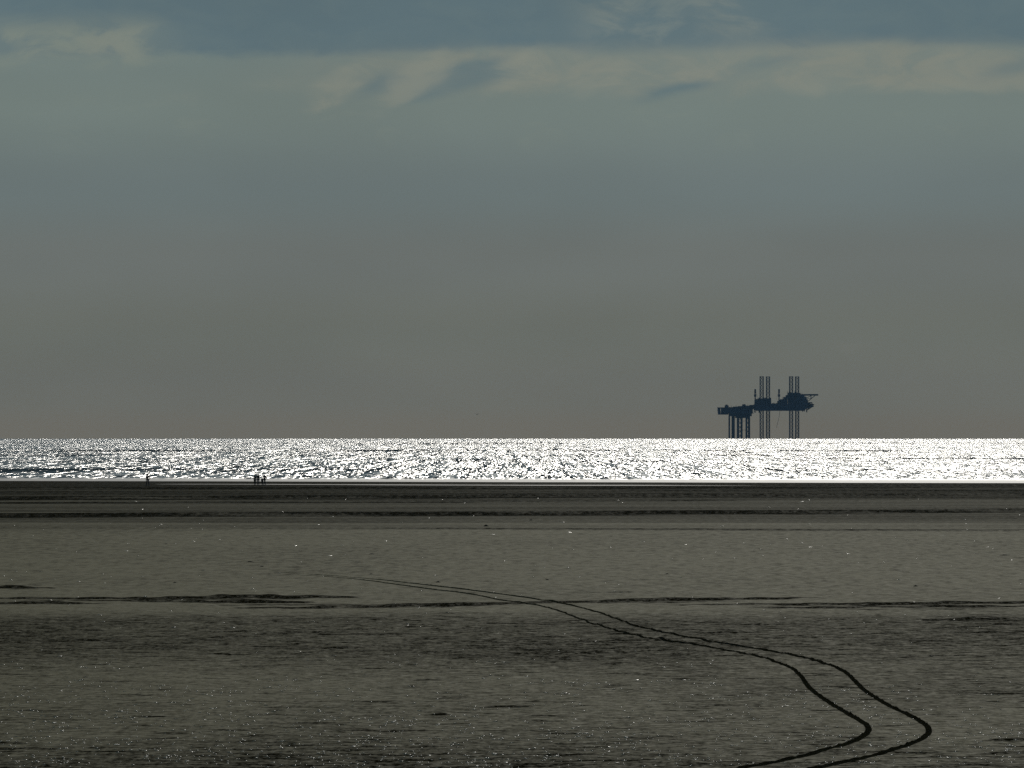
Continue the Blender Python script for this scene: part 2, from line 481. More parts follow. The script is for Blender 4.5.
ny = t.m('SUBTRACT', ny, t.mapr(shore, 0, 1, -0.045, 0.16, False))
lap = t.noise(t.comb(t.m('MULTIPLY', px_, 0.016), t.m('MULTIPLY', py_, 0.06)), 1.0, 3, .6)
ny = t.m('ADD', ny, t.m('MULTIPLY', t.m('SUBTRACT', 1.0, shore), slope(lap, 0.5)))
ny = t.m('SMOOTH_MIN', ny, t.mapr(shore, 0, 1, 0.08, -0.035, False), 0.04)
nrm = t.n('ShaderNodeVectorMath', operation='NORMALIZE')
t.l(t.comb(nx, ny, 1.0), nrm.inputs[0])
t.l(nrm.outputs[0], b.inputs['Normal'])
b.inputs['Base Color'].default_value = (0.012, 0.028, 0.032, 1)
t.l(t.mapr(shore, 0, 1, 0.56, 0.19, False), b.inputs['Roughness'])
b.inputs['IOR'].default_value = 1.333
SEA = -0.24
ang = np.concatenate([-np.geomspace(1.45, 0.13, 40), np.linspace(-0.125, 0.125, 120), np.geomspace(0.13, 1.45, 40)])
rows = np.concatenate([np.linspace(800, 1000, 12), np.geomspace(1020, 12800, 250)])
R_, A_ = np.meshgrid(rows, ang, indexing='ij')
X, Y = R_ * np.sin(A_), R_ * np.cos(A_)
Z = SEA - (X * X + Y * Y) / (2 * RE)
# keep only open water side: rows measured from the shore
Y2 = np.maximum(Y, 0)
sea = grid_mesh('sea', X, Y, Z, m_sea)
sea['kind'] = 'structure'

# ------------------------------------------------------------------ object helpers
class MB:
    """collects simple solids and links them as one mesh"""
    def __init__(self):
        self.v, self.f = [], []

    def box(self, x0, x1, y0, y1, z0, z1):
        b = len(self.v)
        self.v += [(x0, y0, z0), (x1, y0, z0), (x1, y1, z0), (x0, y1, z0), (x0, y0, z1), (x1, y0, z1), (x1, y1, z1), (x0, y1, z1)]
        self.f += [tuple(b + i for i in q) for q in ((3, 2, 1, 0), (4, 5, 6, 7), (0, 1, 5, 4), (1, 2, 6, 5), (2, 3, 7, 6), (3, 0, 4, 7))]
        return self

    def tube(self, a, c, r, r2=None, n=6):
        a, c = Vector(a), Vector(c)
        r2 = r if r2 is None else r2
        d = (c - a).normalized()
        p = d.orthogonal().normalized()
        q = d.cross(p)
        b = len(self.v)
        for (o, rr) in ((a, r), (c, r2)):
            for k in range(n):
                t_ = 2 * math.pi * k / n
                self.v.append(tuple(o + p * (rr * math.cos(t_)) + q * (rr * math.sin(t_))))
        for k in range(n):
            k2 = (k + 1) % n
            self.f.append((b + k, b + k2, b + n + k2, b + n + k))
        self.f.append(tuple(b + n - 1 - k for k in range(n)))
        self.f.append(tuple(b + n + k for k in range(n)))
        return self

    def prism(self, pts, y0, y1):
        """outline in x, z pushed from y0 to y1 (outline runs counterclockwise seen from -y)"""
        b, n = len(self.v), len(pts)
        self.v += [(x, y0, z) for x, z in pts] + [(x, y1, z) for x, z in pts]
        self.f.append(tuple(b + k for k in range(n)))
        self.f.append(tuple(b + 2 * n - 1 - k for k in range(n)))
        for k in range(n):
            k2 = (k + 1) % n
            self.f.append((b + k2, b + k, b + n + k, b + n + k2))
        return self

    def plate(self, cx, cy, z0, z1, r, n=8, ry=None):
        ry = r if ry is None else ry
        b = len(self.v)
        for z in (z0, z1):
            for k in range(n):
                t_ = 2 * math.pi * (k + .5) / n
                self.v.append((cx + r * math.cos(t_), cy + ry * math.sin(t_), z))
        for k in range(n):
            k2 = (k + 1) % n
            self.f.append((b + k, b + k2, b + n + k2, b + n + k))
        self.f.append(tuple(b + n - 1 - k for k in range(n)))
        self.f.append(tuple(b + n + k for k in range(n)))
        return self

    def ball(self, c, rx, ry, rz, n=8, m=6, jit=0.0, rnd=None):
        b = len(self.v)
        self.v.append((c[0], c[1], c[2] - rz))
        for i in range(1, m):
            ph = -math.pi / 2 + math.pi * i / m
            for k in range(n):
                t_ = 2 * math.pi * k / n
                j = 1 + (rnd.uniform(-jit, jit) if rnd else 0)
                self.v.append((c[0] + rx * math.cos(ph) * math.cos(t_) * j, c[1] + ry * math.cos(ph) * math.sin(t_) * j, c[2] + rz * math.sin(ph) * j))
        self.v.append((c[0], c[1], c[2] + rz))
        e = len(self.v) - 1
        for k in range(n):
            k2 = (k + 1) % n
            self.f.append((b, b + 1 + k2, b + 1 + k))
            for i in range(m - 2):
                p = b + 1 + i * n
                self.f.append((p + k, p + k2, p + n + k2, p + n + k))
            p = b + 1 + (m - 2) * n
            self.f.append((p + k, p + k2, e))
        return self

    def build(self, name, mat, parent=None, smooth=False):
        me = bpy.data.meshes.new(name)
        me.from_pydata(self.v, [], self.f)
        me.update()
        if smooth:
            me.polygons.foreach_set('use_smooth', [True] * len(me.polygons))
        me.materials.append(mat)
        o = bpy.data.objects.new(name, me)
        C.objects.link(o)
        if parent is not None:
            o.parent = parent
        return o


def tag(o, label=None, cat=None, group=None, kind=None):
    for k, v_ in (('label', label), ('category', cat), ('group', group), ('kind', kind)):
        if v_:
            o[k] = v_
    return o


def empty(name, loc, rz=0.0):
    o = bpy.data.objects.new(name, None)
    C.objects.link(o)
    o.location = loc
    o.rotation_euler = (0, 0, rz)
    o.empty_display_size = 0.2
    return o


def paint(name, c, rough=0.6, var=0.25, scale=3.0, spec=0.4):
    m, t, b = material(name)
    tc = t.n('ShaderNodeTexCoord')
    nz = t.noise(tc.outputs['Object'], scale, 4, .6)
    d = tuple(x * (1 - var) for x in c)
    u_ = tuple(x * (1 + var) for x in c)
    t.l(t.mix(t.mapr(nz, .3, .7), (*d, 1), (*u_, 1)), b.inputs['Base Color'])
    b.inputs['Roughness'].default_value = rough
    b.inputs['Specular IOR Level'].default_value = spec
    return m


# ------------------------------------------------------------------ tyre tracks pressed into the sand
m_track, t, b = material('churned_wet_sand')
tc = t.n('ShaderNodeTexCoord')
at = t.n('ShaderNodeAttribute', attribute_name='faint')
nz = t.noise(tc.outputs['Object'], 4.0, 4, .65)
tcol = t.mix(t.mapr(nz, .3, .7), (0.006, 0.0055, 0.003, 1), (0.022, 0.020, 0.011, 1))
t.l(t.mix(at.outputs['Fac'], tcol, (0.105, 0.098, 0.058, 1)), b.inputs['Base Color'])
b.inputs['Roughness'].default_value = 1.0
b.inputs['Specular IOR Level'].default_value = 0.0
TA = [(270, 572.6), (300, 573.8), (350, 578.6), (405.9, 586.0), (429.3, 589.3), (473.2, 595.2), (496.7, 600.2), (517.2, 603.6), (540.6, 606.9), (564, 613.6),
      (587.5, 622.0), (619.7, 631.3), (649, 637.4), (700, 645.2), (720, 649), (741, 652.7), (764.5, 658.8), (788, 667.3), (800, 675.5), (806, 684.5),
      (815, 694), (833, 706.5), (853.6, 718.7), (865.5, 726), (868.8, 731.5), (862.5, 738), (847.7, 745.2), (818, 753.6), (788, 759.6), (750, 766.6), (690, 776), (600, 790)]
TB = [(270, 571.2), (300, 572.5), (350, 576.8), (405.9, 582.9), (429.3, 585.5), (458.6, 588.9), (487.9, 593.1), (526, 598.3), (546.5, 602.0), (575.8, 607.5),
      (599.2, 613.6), (619.7, 620.5), (640.3, 627.3), (678.4, 634.9), (700, 638.9), (720, 642.6), (749.7, 646.8), (779.4, 652.4), (809, 659.3), (833, 666.9),
      (847.7, 674.5), (856.6, 684), (868.5, 694.5), (886, 705.5), (910, 717.5), (925, 726), (929, 732.5), (922, 740), (904, 748), (880, 755), (850.6, 761), (821, 767), (770, 776), (690, 789)]


def catmull(p, n):
    out_ = []
    q = [p[0]] + list(p) + [p[-1]]
    for i in range(1, len(q) - 2):
        for k in range(n):
            t_ = k / n
            r_ = []
            for a_ in (0, 1):
                p0, p1, p2, p3 = q[i - 1][a_], q[i][a_], q[i + 1][a_], q[i + 2][a_]
                r_.append(0.5 * (2 * p1 + (p2 - p0) * t_ + (2 * p0 - 5 * p1 + 4 * p2 - p3) * t_ * t_ + (3 * p1 - p0 - 3 * p2 + p3) * t_ ** 3))
            out_.append(tuple(r_))
    return out_ + [p[-1]]


def track(pts, seed):
    g = [gpt(x, y) for x, y in catmull(pts, 5)]
    # resample every 0.4 m on the ground
    d = np.array(g)
    L = np.concatenate([[0], np.cumsum(np.hypot(*(d[1:] - d[:-1]).T))])
    s_ = np.arange(0, L[-1], 0.35)
    x, y = np.interp(s_, L, d[:, 0]), np.interp(s_, L, d[:, 1])
    ker = np.ones(9) / 9
    xp, yp = np.pad(x, 4, 'edge'), np.pad(y, 4, 'edge')
    x, y = np.convolve(xp, ker, 'valid'), np.convolve(yp, ker, 'valid')
    tx, ty = np.gradient(x), np.gradient(y)
    ln = np.hypot(tx, ty)
    nx_, ny_ = ty / ln, -tx / ln
    rs = np.random.RandomState(seed)
    offs = np.array([-.24, -.155, -.09, .0, .09, .155, .24])
    prof = np.array([-.05, .045, .010, .014, .010, .045, -.05])
    fade = np.clip((s_ - 60) / 260, 0.0, 1)        # shallow and faint far out, deep near the camera
    wob_ = 1 + 0.05 * np.convolve(rs.randn(len(s_) + 8), ker, 'valid')
    V_ = []
    for k in range(7):
        wx = (0.28 + 0.36 * fade) * wob_ * np.clip(0.25 + s_ / 200, 0.05, 1)
        X_ = x + nx_ * offs[k] * wx
        Y_ = y + ny_ * offs[k] * wx
        Z_, _ = height(X_, Y_)
        bump = prof[k] * (0.35 + 0.65 * fade) * (1 + 0.35 * rs.randn(len(s_)) * (prof[k] > .02))
        if prof[k] < 0:
            bump = np.full(len(s_), prof[k])
        sink = -0.05 * np.clip(1 - s_ / 38, 0, 1) + 0.02 * np.clip(1 - s_ / 200, 0, 1) * np.convolve(rs.randn(len(s_) + 8), ker, 'valid') * 1.5
        V_.append(np.stack([X_, Y_, Z_ + bump + sink + 0.016 + 0.020 * np.clip((Y_ - 150) / 150, 0, 2)], -1))
    V_ = np.stack(V_, 1)
    o = grid_mesh('tyre_track', V_[..., 0], V_[..., 1], V_[..., 2], m_track)
    fa = np.clip(0.85 - s_ / 110, 0, 1)[:, None] * np.ones((1, 7)) + 0.25 * (np.abs(offs) > .2)[None, :]
    at_ = o.data.attributes.new('faint', 'FLOAT', 'POINT')
    at_.data.foreach_set('value', np.clip(fa, 0, 1).ravel().astype(np.float32))
    return o


ta = track(TA, 1)
tag(ta, 'left wheel rut of the curving vehicle track across the sand', kind='structure')
tb = track(TB, 2)
tag(tb, 'right wheel rut of the curving vehicle track across the sand', kind='structure')

# ------------------------------------------------------------------ small wet facets added and tilted to make sun glints
m_glint = paint('wet_glint', (0.18, 0.16, 0.11), 0.34, 0.3, 30.0, 0.6)
rs = np.random.RandomState(5)
cl = []
for k in range(1350):
    py = 768 - 88 * rs.beta(1.0, 1.5) if rs.rand() < 0.72 else rs.uniform(500, 700)
    cl.append((rs.uniform(-60, 1084), py + (rs.randn() * 4)))
sx, sy = [], []
for (px, py) in cl:
    n_ = 1 + int(rs.exponential(2.2)) if py > 660 else 1
    for j in range(n_):
        a_, b_ = gpt(px + rs.randn() * 14, max(495, min(790, py + rs.randn() * 2.2)))
        sx.append(a_)
        sy.append(b_)
sx, sy = np.array(sx), np.array(sy)
sz, _ = height(sx, sy)
mb = MB()
for x, y, z in zip(sx, sy, sz):
    pix = y / F
    a_ = min(1.1 + rs.exponential(1.5), 5.5) * max(0.016, pix * 0.62)
    ln = rs.uniform(0.5, 1.3) * max(.05, pix * 1.6)
    th = rs.uniform(0, math.pi)
    h_ = rs.uniform(0.10, 0.30) * min(a_, .05)
    tx_, ty_ = rs.randn() * 0.14, 0.09 + rs.randn() * 0.13
    b = len(mb.v)
    n_ = 7
    for ring, (rr, hh) in enumerate(((1.0, 0.0), (0.72, 0.7))):
        for q in range(n_):
            an = 2 * math.pi * q / n_
            dx, dy = a_ * rr * math.cos(an), ln * .5 * rr * math.sin(an)
            mb.v.append((x + dx, y + dy, z + 0.004 + h_ * hh + dx * tx_ + dy * ty_ - (0.02 if ring == 0 else 0)))
    mb.v.append((x, y, z + 0.006 + h_))
    for q in range(n_):
        q2 = (q + 1) % n_
        mb.f.append((b + q, b + q2, b + n_ + q2, b + n_ + q))
        mb.f.append((b + n_ + q, b + n_ + q2, b + 2 * n_))
tag(mb.build('sun_glint_facets', m_glint, smooth=True), 'scattered wet facets added to glint on the dark foreground sand', kind='stuff')

# ------------------------------------------------------------------ clumps of weed lying on the flats
m_weed = paint('bladder_weed', (0.010, 0.011, 0.006), 0.8, 0.5, 8.0, 0.2)
WEED = [(250, 562.4, 9, 1.6, 'long thin strip of dark weed lying alone on pale sand left of the track'),
        (262, 566.5, 4, 1.2, 'small weed scrap just below the right end of the long thin weed strip'),
        (166, 544.3, 4, 1.0, 'tiny dark weed scrap farthest left on the pale sand'),
        (175, 583.0, 4, 1.4, 'small round weed clump just above the left end of the dark runnel'),
        (372, 554.0, 6, 1.0, 'flat weed scrap, farther of the two left of centre on pale sand'),
        (371, 573.5, 4, 1.2, 'compact weed scrap just beyond the faint far end of the tyre tracks'),
        (438, 582.3, 5, 1.8, 'dark weed clump right beside the upper tyre track'),
        (486, 526.0, 5, 2.4, 'upright dark clump standing out on the far banded sand'),
        (667, 573.5, 6, 1.2, 'flat weed scrap on pale sand right of the middle'),
        (547, 580.2, 5, 1.2, 'flat weed scrap directly above where the tracks cross the dark runnel'),
        (915.5, 586.3, 4.5, 2.0, 'black round weed clump on pale sand at the right above the runnel'),
        (1004, 555.0, 12, 1.2, 'thin strip of weed at the right edge of the pale sand'),
        (930, 656.2, 7, 1.6, 'weed strip on the rippled sand right of the tyre tracks'),
        (531, 520.0, 4, 1.4, 'small dark clump on the far banded sand near the middle')]
rnd = random.Random(4)
for (px, py, wpx, hpx, lab) in WEED:
    gx, gy = gpt(px, py)
    pix = gy / F
    w_, h_ = wpx * pix, hpx * pix
    mb = MB()
    nb = 7
    for k in range(nb):
        t_ = (k + .5) / nb - .5
        e_ = 1 - abs(t_) * 1.4
        mb.ball((t_ * w_ * .85, rnd.uniform(-.4, .4) * w_ * .4, h_ * .30 * e_), w_ / nb * .95, w_ / nb * 1.3, h_ * rnd.uniform(.45, .75) * e_, 7, 5, .25, rnd)
    for k in range(10):
        x0 = rnd.uniform(-.4, .4) * w_
        y0 = rnd.uniform(-.2, .2) * w_
        x1 = x0 + rnd.uniform(-.25, .25) * w_
        mb.tube((x0, y0, h_ * .3), (x1, y0 + rnd.uniform(-.4, .4) * w_, 0.01), h_ * .10, h_ * .04, 5)
    o = mb.build('weed_clump', m_weed, smooth=True)
    o.location = (gx, gy, H1(gx, gy) - 0.01)
    tag(o, lab, 'seaweed', 'weed clumps scattered over the sand')


# ------------------------------------------------------------------ people at the water's edge
def skin_mesh(name, joints, edges, mat, parent, sub=1):
    me = bpy.data.meshes.new(name)
    me.from_pydata([j[0] for j in joints], edges, [])
    o = bpy.data.objects.new(name, me)
    C.objects.link(o)
    md = o.modifiers.new('skin', 'SKIN')
    for i, j in enumerate(joints):
        sv = me.skin_vertices[0].data[i]
        rr = j[1]
        sv.radius = (rr, rr) if not isinstance(rr, tuple) else rr
        sv.use_root = (i == 0)
    md.use_smooth_shade = True
    ms = o.modifiers.new('sub', 'SUBSURF')
    ms.levels = ms.render_levels = sub
    dg = bpy.context.evaluated_depsgraph_get()
    bm_ = bpy.data.meshes.new_from_object(o.evaluated_get(dg))
    o.modifiers.clear()
    o.data = bm_
    bm_.name = name
    bm_.materials.clear()
    bm_.materials.append(mat)
    o.parent = parent
    return o


m_skin = paint('skin', (0.42, 0.27, 0.19), 0.55, 0.1, 20)
m_hair = paint('hair', (0.03, 0.022, 0.015), 0.7, 0.3, 40)
m_shoe = paint('shoe', (0.015, 0.015, 0.015), 0.6, 0.2, 20)


def lerp3(a, b_, t_):
    return tuple(a[i] + (b_[i] - a[i]) * t_ for i in range(3))


def person(label, px, py, h, yaw, stride, arms, jacket, trousers, lean=0.0, group=None, long_hair=False, hood=False):
    """stride: half step length; arms: two (elbow, hand) pairs relative to the shoulders"""
    gx, gy = gpt(px, py)
    k = h / 1.75
    root = empty('person', (gx, gy, H1(gx, gy)), yaw)
    sc = lambda p: (p[0] * k, p[1] * k, p[2] * k)
    ln_ = lean
    pel, spn, che, nek, hd0, hd1 = (0, 0, .97), (0, ln_ * .3, 1.17), (0, ln_ * .7, 1.36), (0, ln_, 1.50), (0, ln_ * 1.1 + .01, 1.57), (0, ln_ * 1.15 + .02, 1.66)
    J = [(sc(pel), .125 * k), (sc(spn), .115 * k), (sc(che), (.15 * k, .115 * k)), (sc(nek), .055 * k), (sc(hd0), .072 * k), (sc(hd1), .085 * k)]
    E = [(0, 1), (1, 2), (2, 3), (3, 4), (4, 5)]
    legs, armj = [], []
    for s_, st in ((-1, stride), (1, -stride)):
        hip = (s_ * .10, 0, .90)
        kne = (s_ * .10, st * .5 + .04, .50)
        ank = (s_ * .09, st, .09)
        toe = (s_ * .10, st + .15, .035)
        legs.append((hip, kne, ank, toe))
        b = len(J)
        J += [(sc(hip), .088 * k), (sc(kne), .058 * k), (sc(ank), .040 * k), (sc(toe), .035 * k)]
        E += [(0, b), (b, b + 1), (b + 1, b + 2), (b + 2, b + 3)]
    for s_, (el, ha) in zip((-1, 1), arms):
        sh = (s_ * .18, ln_ * .75, 1.42)
        e_ = (sh[0] + el[0], sh[1] + el[1], sh[2] + el[2])
        wr = (e_[0] + ha[0], e_[1] + ha[1], e_[2] + ha[2])
        d = Vector(ha).normalized()
        side = d.cross(Vector((1, 0, 0))).normalized()
        pal = tuple(Vector(wr) + d * .06)
        armj.append((sh, e_, wr))
        b = len(J)
        J += [(sc(sh), .058 * k), (sc(e_), .042 * k), (sc(wr), .027 * k), (sc(pal), (.036 * k, .018 * k))]
        E += [(2, b), (b, b + 1), (b + 1, b + 2), (b + 2, b + 3)]
        for f_, (o_, l_) in enumerate(((-.030, .070), (-.010, .082), (.010, .078), (.030, .060))):
            p1 = Vector(pal) + d * .04 + side * o_
            p2 = p1 + d * l_ * .5
            p3 = p2 + d * l_ * .45 + Vector((-s_ * .012, 0, 0))
            c = len(J)
            J += [(sc(tuple(p1)), .009 * k), (sc(tuple(p2)), .008 * k), (sc(tuple(p3)), .007 * k)]
            E += [(b + 3, c), (c, c + 1), (c + 1, c + 2)]
        t1 = Vector(wr) + d * .04 - side * .035
        t2 = t1 + d * .035 - side * .018
        c = len(J)
        J += [(sc(tuple(t1)), .011 * k), (sc(tuple(t2)), .009 * k)]
        E += [(b + 2, c), (c, c + 1)]
    body = skin_mesh('body', J, E, m_skin, root)
    # head with nose, ears, eyes joined into the body mesh
    mb = MB()
    hc = (0, (ln_ * 1.15 + .025) * k, 1.645 * k)
    mb.ball(hc, .075 * k, .095 * k, .115 * k, 12, 9)
    mb.ball((0, hc[1] + .100 * k, hc[2] - .015 * k), .012 * k, .018 * k, .024 * k)
    mb.ball((0, hc[1] + .086 * k, hc[2] - .062 * k), .025 * k, .010 * k, .008 * k)
    for s_ in (-1, 1):
        mb.ball((s_ * .078 * k, hc[1] - .005 * k, hc[2]), .010 * k, .022 * k, .032 * k)
        mb.ball((s_ * .030 * k, hc[1] + .084 * k, hc[2] + .012 * k), .013 * k, .008 * k, .008 * k)
    bmx = bmesh.new()
    bmx.from_mesh(body.data)
    tmp = bpy.data.meshes.new('tmp')
    tmp.from_pydata(mb.v, [], mb.f)
    bmx.from_mesh(tmp)
    bmx.to_mesh(body.data)
    bmx.free()
    body.data.polygons.foreach_set('use_smooth', [True] * len(body.data.polygons))
    # jacket
    J = [(sc((0, 0, .90)), (.165 * k, .135 * k)), (sc(spn), (.165 * k, .135 * k)), (sc(che), (.185 * k, .14 * k)), (sc((0, ln_, 1.47)), .085 * k)]
    E = [(0, 1), (1, 2), (2, 3)]
    for sh, e_, wr in armj:
        b = len(J)
        J += [(sc(sh), .078 * k), (sc(e_), .060 * k), (sc(wr), .045 * k)]
        E += [(2, b), (b, b + 1), (b + 1, b + 2)]
    if hood:
        J += [(sc((0, ln_ - .03, 1.56)), .09 * k), (sc((0, ln_ - .02, 1.66)), .10 * k)]
        E += [(3, len(J) - 2), (len(J) - 2, len(J) - 1)]
    skin_mesh('jacket', J, E, jacket, root)
    J = [(sc((0, 0, .95)), .14 * k)]
    E = []
    for hip, kne, ank, toe in legs:
        b = len(J)
        J += [(sc(hip), .108 * k), (sc(kne), .078 * k), (sc(lerp3(ank, kne, .05)), .060 * k)]
        E += [(0, b), (b, b + 1), (b + 1, b + 2)]
    skin_mesh('trousers', J, E, trousers, root)
    for hip, kne, ank, toe in legs:
        mb = MB()
        mb.ball(sc((ank[0], ank[1] + .07, .045)), .052 * k, .15 * k, .050 * k, 10, 7)
        mb.ball(sc((ank[0], ank[1] - .01, .08)), .050 * k, .060 * k, .07 * k, 10, 7)
        mb.build('shoe', m_shoe, root, True)
    mb = MB()
    mb.ball((hc[0], hc[1] - .018 * k, hc[2] + .022 * k), .086 * k, .098 * k, .108 * k, 12, 9)
    if long_hair:
        mb.ball((0, hc[1] - .06 * k, hc[2] - .09 * k), .07 * k, .045 * k, .13 * k, 10, 7)
    mb.build('hair', m_hair, root, True)
    return tag(root, label, 'person', group)


navy = paint('navy_cloth', (0.012, 0.015, 0.028), 0.85, 0.3, 15)
blk = paint('black_cloth', (0.010, 0.010, 0.011), 0.85, 0.3, 15)
char = paint('charcoal_cloth', (0.018, 0.018, 0.019), 0.85, 0.3, 15)
brn = paint('brown_cloth', (0.022, 0.016, 0.012), 0.85, 0.3, 15)
dn = ((-.05, 0, -.28), (-.01, .04, -.25))
dnr = ((.05, 0, -.28), (.01, .04, -.25))
swing_f = ((-.04, .10, -.26), (0, .14, -.20))
swing_b = ((.05, -.12, -.25), (.02, -.05, -.24))
bent_r = ((.20, -.05, -.20), (.02, .12, -.18))
pocket_l = ((-.16, -.04, -.24), (.12, .08, -.18))
pocket_r = ((.16, -.04, -.24), (-.12, .08, -.18))
person('lone walker in dark clothes at the water edge, away from the group', 147.8, 485.9, 1.80, math.radians(35), .20,
       (dn, bent_r), blk, navy, .05, hood=False)
GR = 'people walking together at the water edge'
person('leftmost walker of the close group, dark clothes, arms down', 255.0, 485.2, 1.60, math.radians(-20), .12, (dn, dnr), char, blk, .02, GR)
person('tall walker in black, second from left in the close group', 258.1, 485.2, 1.72, math.radians(10), .10, (pocket_l, dnr), blk, navy, .0, GR)
person('shortest walker of the group, between the tall one and the broad one', 262.2, 485.6, 1.25, math.radians(-30), .12, (dn, dnr), navy, blk, .0, GR, True)
person('broad walker in dark jacket on the right end of the group, elbows out', 264.7, 485.6, 1.76, math.radians(-50), .26, (pocket_l, bent_r), blk, brn, .04, GR)

# ------------------------------------------------------------------ the offshore rigs
RD = 10400.0
MP = RD / F
m_rig = paint('rig_steel_blue', (0.008, 0.028, 0.070), 0.75, 0.35, .25, .25)
m_rig2 = paint('rig_steel_dark', (0.007, 0.023, 0.056), 0.75, 0.35, .4, .25)
m_lat = paint('lattice_steel', (0.012, 0.026, 0.050), 0.7, 0.3, .3, .3)
m_pale = paint('pale_panel', (0.05, 0.07, 0.10), 0.7, 0.2, .3, .3)
m_boat = paint('lifeboat_paint', (0.05, 0.03, 0.03), 0.6, 0.2, .3, .3)
SEAZ = SEA - RD * RD / (2 * RE)


def rz_(Y):      # picture row -> height above the sea at the rig
    return CAMZ + (EYE - Y) / F * RD - SEAZ


def rx_(X, X0):
    return (X - X0) * MP


def lattice(mb, cx, cy, z0, z1, wd, chord=.78, br=.50, bay=6.4):
    h_ = wd / 2
    cs = [(cx - h_, cy - h_), (cx + h_, cy - h_), (cx + h_, cy + h_), (cx - h_, cy + h_)]
    for c in cs:
        mb.tube((*c, z0), (*c, z1), chord, n=6)
    n_ = int((z1 - z0) / bay)
    for i in range(n_ + 1):
        za = z0 + (z1 - z0) * i / n_
        zb = z0 + (z1 - z0) * min(i + 1, n_) / n_
        for a_ in range(4):
            p, q = cs[a_], cs[(a_ + 1) % 4]
            mb.tube((*p, za), (*q, za), br, n=4)
            if i < n_:
                if (i + a_) % 2:
                    p, q = q, p
                mb.tube((*p, za), (*q, zb), br, n=4)
                if a_ % 2 == 0:
                    mb.tube((*q, za), (*p, zb), br, n=4)


# jack-up rig
X0 = 778.0
jk = empty('jackup_rig', ((X0 - 512) * MP, RD, SEAZ))
tag(jk, 'dark blue jack-up rig on four tall lattice legs, right of the two offshore structures', 'oil rig')
q = lambda X: rx_(X, X0)
mb = MB()
mb.prism([(q(757), rz_(410.8)), (q(803), rz_(410.8)), (q(806.5), rz_(408.5)), (q(806.5), rz_(404.2)), (q(754.2), rz_(404.2)), (q(754.2), rz_(409.6))], -24, 24)
mb.box(q(771), q(777), -20, 20, rz_(404.2), rz_(403.6))
hull = mb.build('hull', m_rig, jk)
LEG = [(761.3, -16), (768.4, 16), (790.7, -16), (797.6, 16)]
for (X, yy) in LEG:
    mb = MB()
    lattice(mb, q(X), yy, -6, rz_(376.6), 5.9)
    lg = mb.build('leg', m_lat, jk)
    mb = MB()
    mb.box(q(X) - 3.9, q(X) + 3.9, yy - 3.9, yy + 3.9, rz_(376.9), rz_(376.5))
    mb.build('leg_top_platform', m_pale, lg)
for (X, yy) in LEG[:2]:
    mb = MB()
    mb.box(q(X) - 6.4, q(X) + 5.6, yy - 6, yy + 6, rz_(404.2), rz_(398.7 if yy < 0 else 398.4))
    for dx in (-4, 4):
        mb.box(q(X) + dx - 1.3, q(X) + dx + 1.3, yy - 3, yy + 3, rz_(398.7), rz_(397.6))
    mb.build('jacking_house', m_rig2, jk)
for (X, yy) in LEG[2:]:
    mb = MB()
    mb.box(q(X) - 6.0, q(X) + 6.0, yy - 6, yy + 6, rz_(404.2), rz_(392.9))
    mb.box(q(X) - 4.4, q(X) - 1.4, yy - 3, yy + 3, rz_(392.9), rz_(391.9))
    mb.build('jacking_house', m_rig2, jk)
mb = MB()      # machinery on the left of the deck
mb.box(q(754.6), q(758), -22, 10, rz_(404.2), rz_(400.2))
mb.box(q(755.6), q(757.2), -18, -10, rz_(400.2), rz_(399.0))
mb.box(q(763.5), q(767), -22, 0, rz_(404.2), rz_(399.6))
mb.build('machinery_module', m_rig2, jk)
mb = MB()      # accommodation block in stepped storeys
for (a_, b_, y0, y1, r0, r1) in ((777.4, 783, -18, 8, 404.2, 400.9), (780.2, 787, -20, 14, 404.2, 399.2), (783.4, 790, -21, 10, 399.2, 397.0), (785.8, 789, -18, 8, 397.0, 395.1),
                                 (794.5, 807.2, -22, 20, 404.2, 399.3), (796, 806.0, -21, 18, 399.3, 396.9), (799, 804.2, -18, 14, 396.9, 395.4), (779, 781.5, -14, -6, 400.9, 400.0)):
    mb.box(q(a_), q(b_), y0, y1, rz_(r0), rz_(r1))
acc = mb.build('accommodation_block', m_rig, jk)
for (a_, r0) in ((796.0, 402.6), (798.5, 402.6), (801.0, 402.6), (803.5, 402.6), (797.2, 398.6), (800.0, 398.6), (803.0, 398.6)):
    MB().box(q(a_), q(a_ + 1.1), -22.25, -21.0, rz_(r0), rz_(r0 - .8)).build('window', m_pale, acc)
mb = MB()      # helicopter deck
mb.plate(q(809.8), -2, rz_(395.6), rz_(394.1), 8.9 * MP, 8, 14)
mb.box(q(800), q(802.4), -9, 5, rz_(395.5), rz_(394.2))
hd = mb.build('helideck', m_rig2, jk)
mb = MB()
for yy in (-8, 6):
    mb.tube((q(806.6), yy, rz_(402.4)), (q(815.2), yy, rz_(395.4)), .45)
    mb.tube((q(806.6), yy, rz_(398.0)), (q(811.5), yy, rz_(395.4)), .40)
    mb.tube((q(811.0), yy, rz_(398.9)), (q(811.0), yy, rz_(395.4)), .35)
    mb.tube((q(806.6), yy, rz_(398.6)), (q(811.6), yy, rz_(398.4)), .35)
mb.tube((q(811.0), -8, rz_(397.6)), (q(811.0), 6, rz_(397.6)), .35)
mb.tube((q(814.6), -8, rz_(395.9)), (q(814.6), 6, rz_(395.9)), .35)
mb.build('support_truss', m_lat, hd)
mb = MB()      # overhanging boat station
mb.box(q(806.5), q(809.5), -18, 16, rz_(408.6), rz_(405.6))
mb.box(q(806.5), q(811.8), -18, 16, rz_(403.0), rz_(402.2))
mb.box(q(807.0), q(813.2), -18, 16, rz_(407.0), rz_(405.7))
mb.box(q(806.6), q(810.2), -16, 14, rz_(405.8), rz_(402.2))
for yy in (-16, 0, 14):
    mb.tube((q(806.6), yy, rz_(410.2)), (q(812.2), yy, rz_(406.6)), .6)
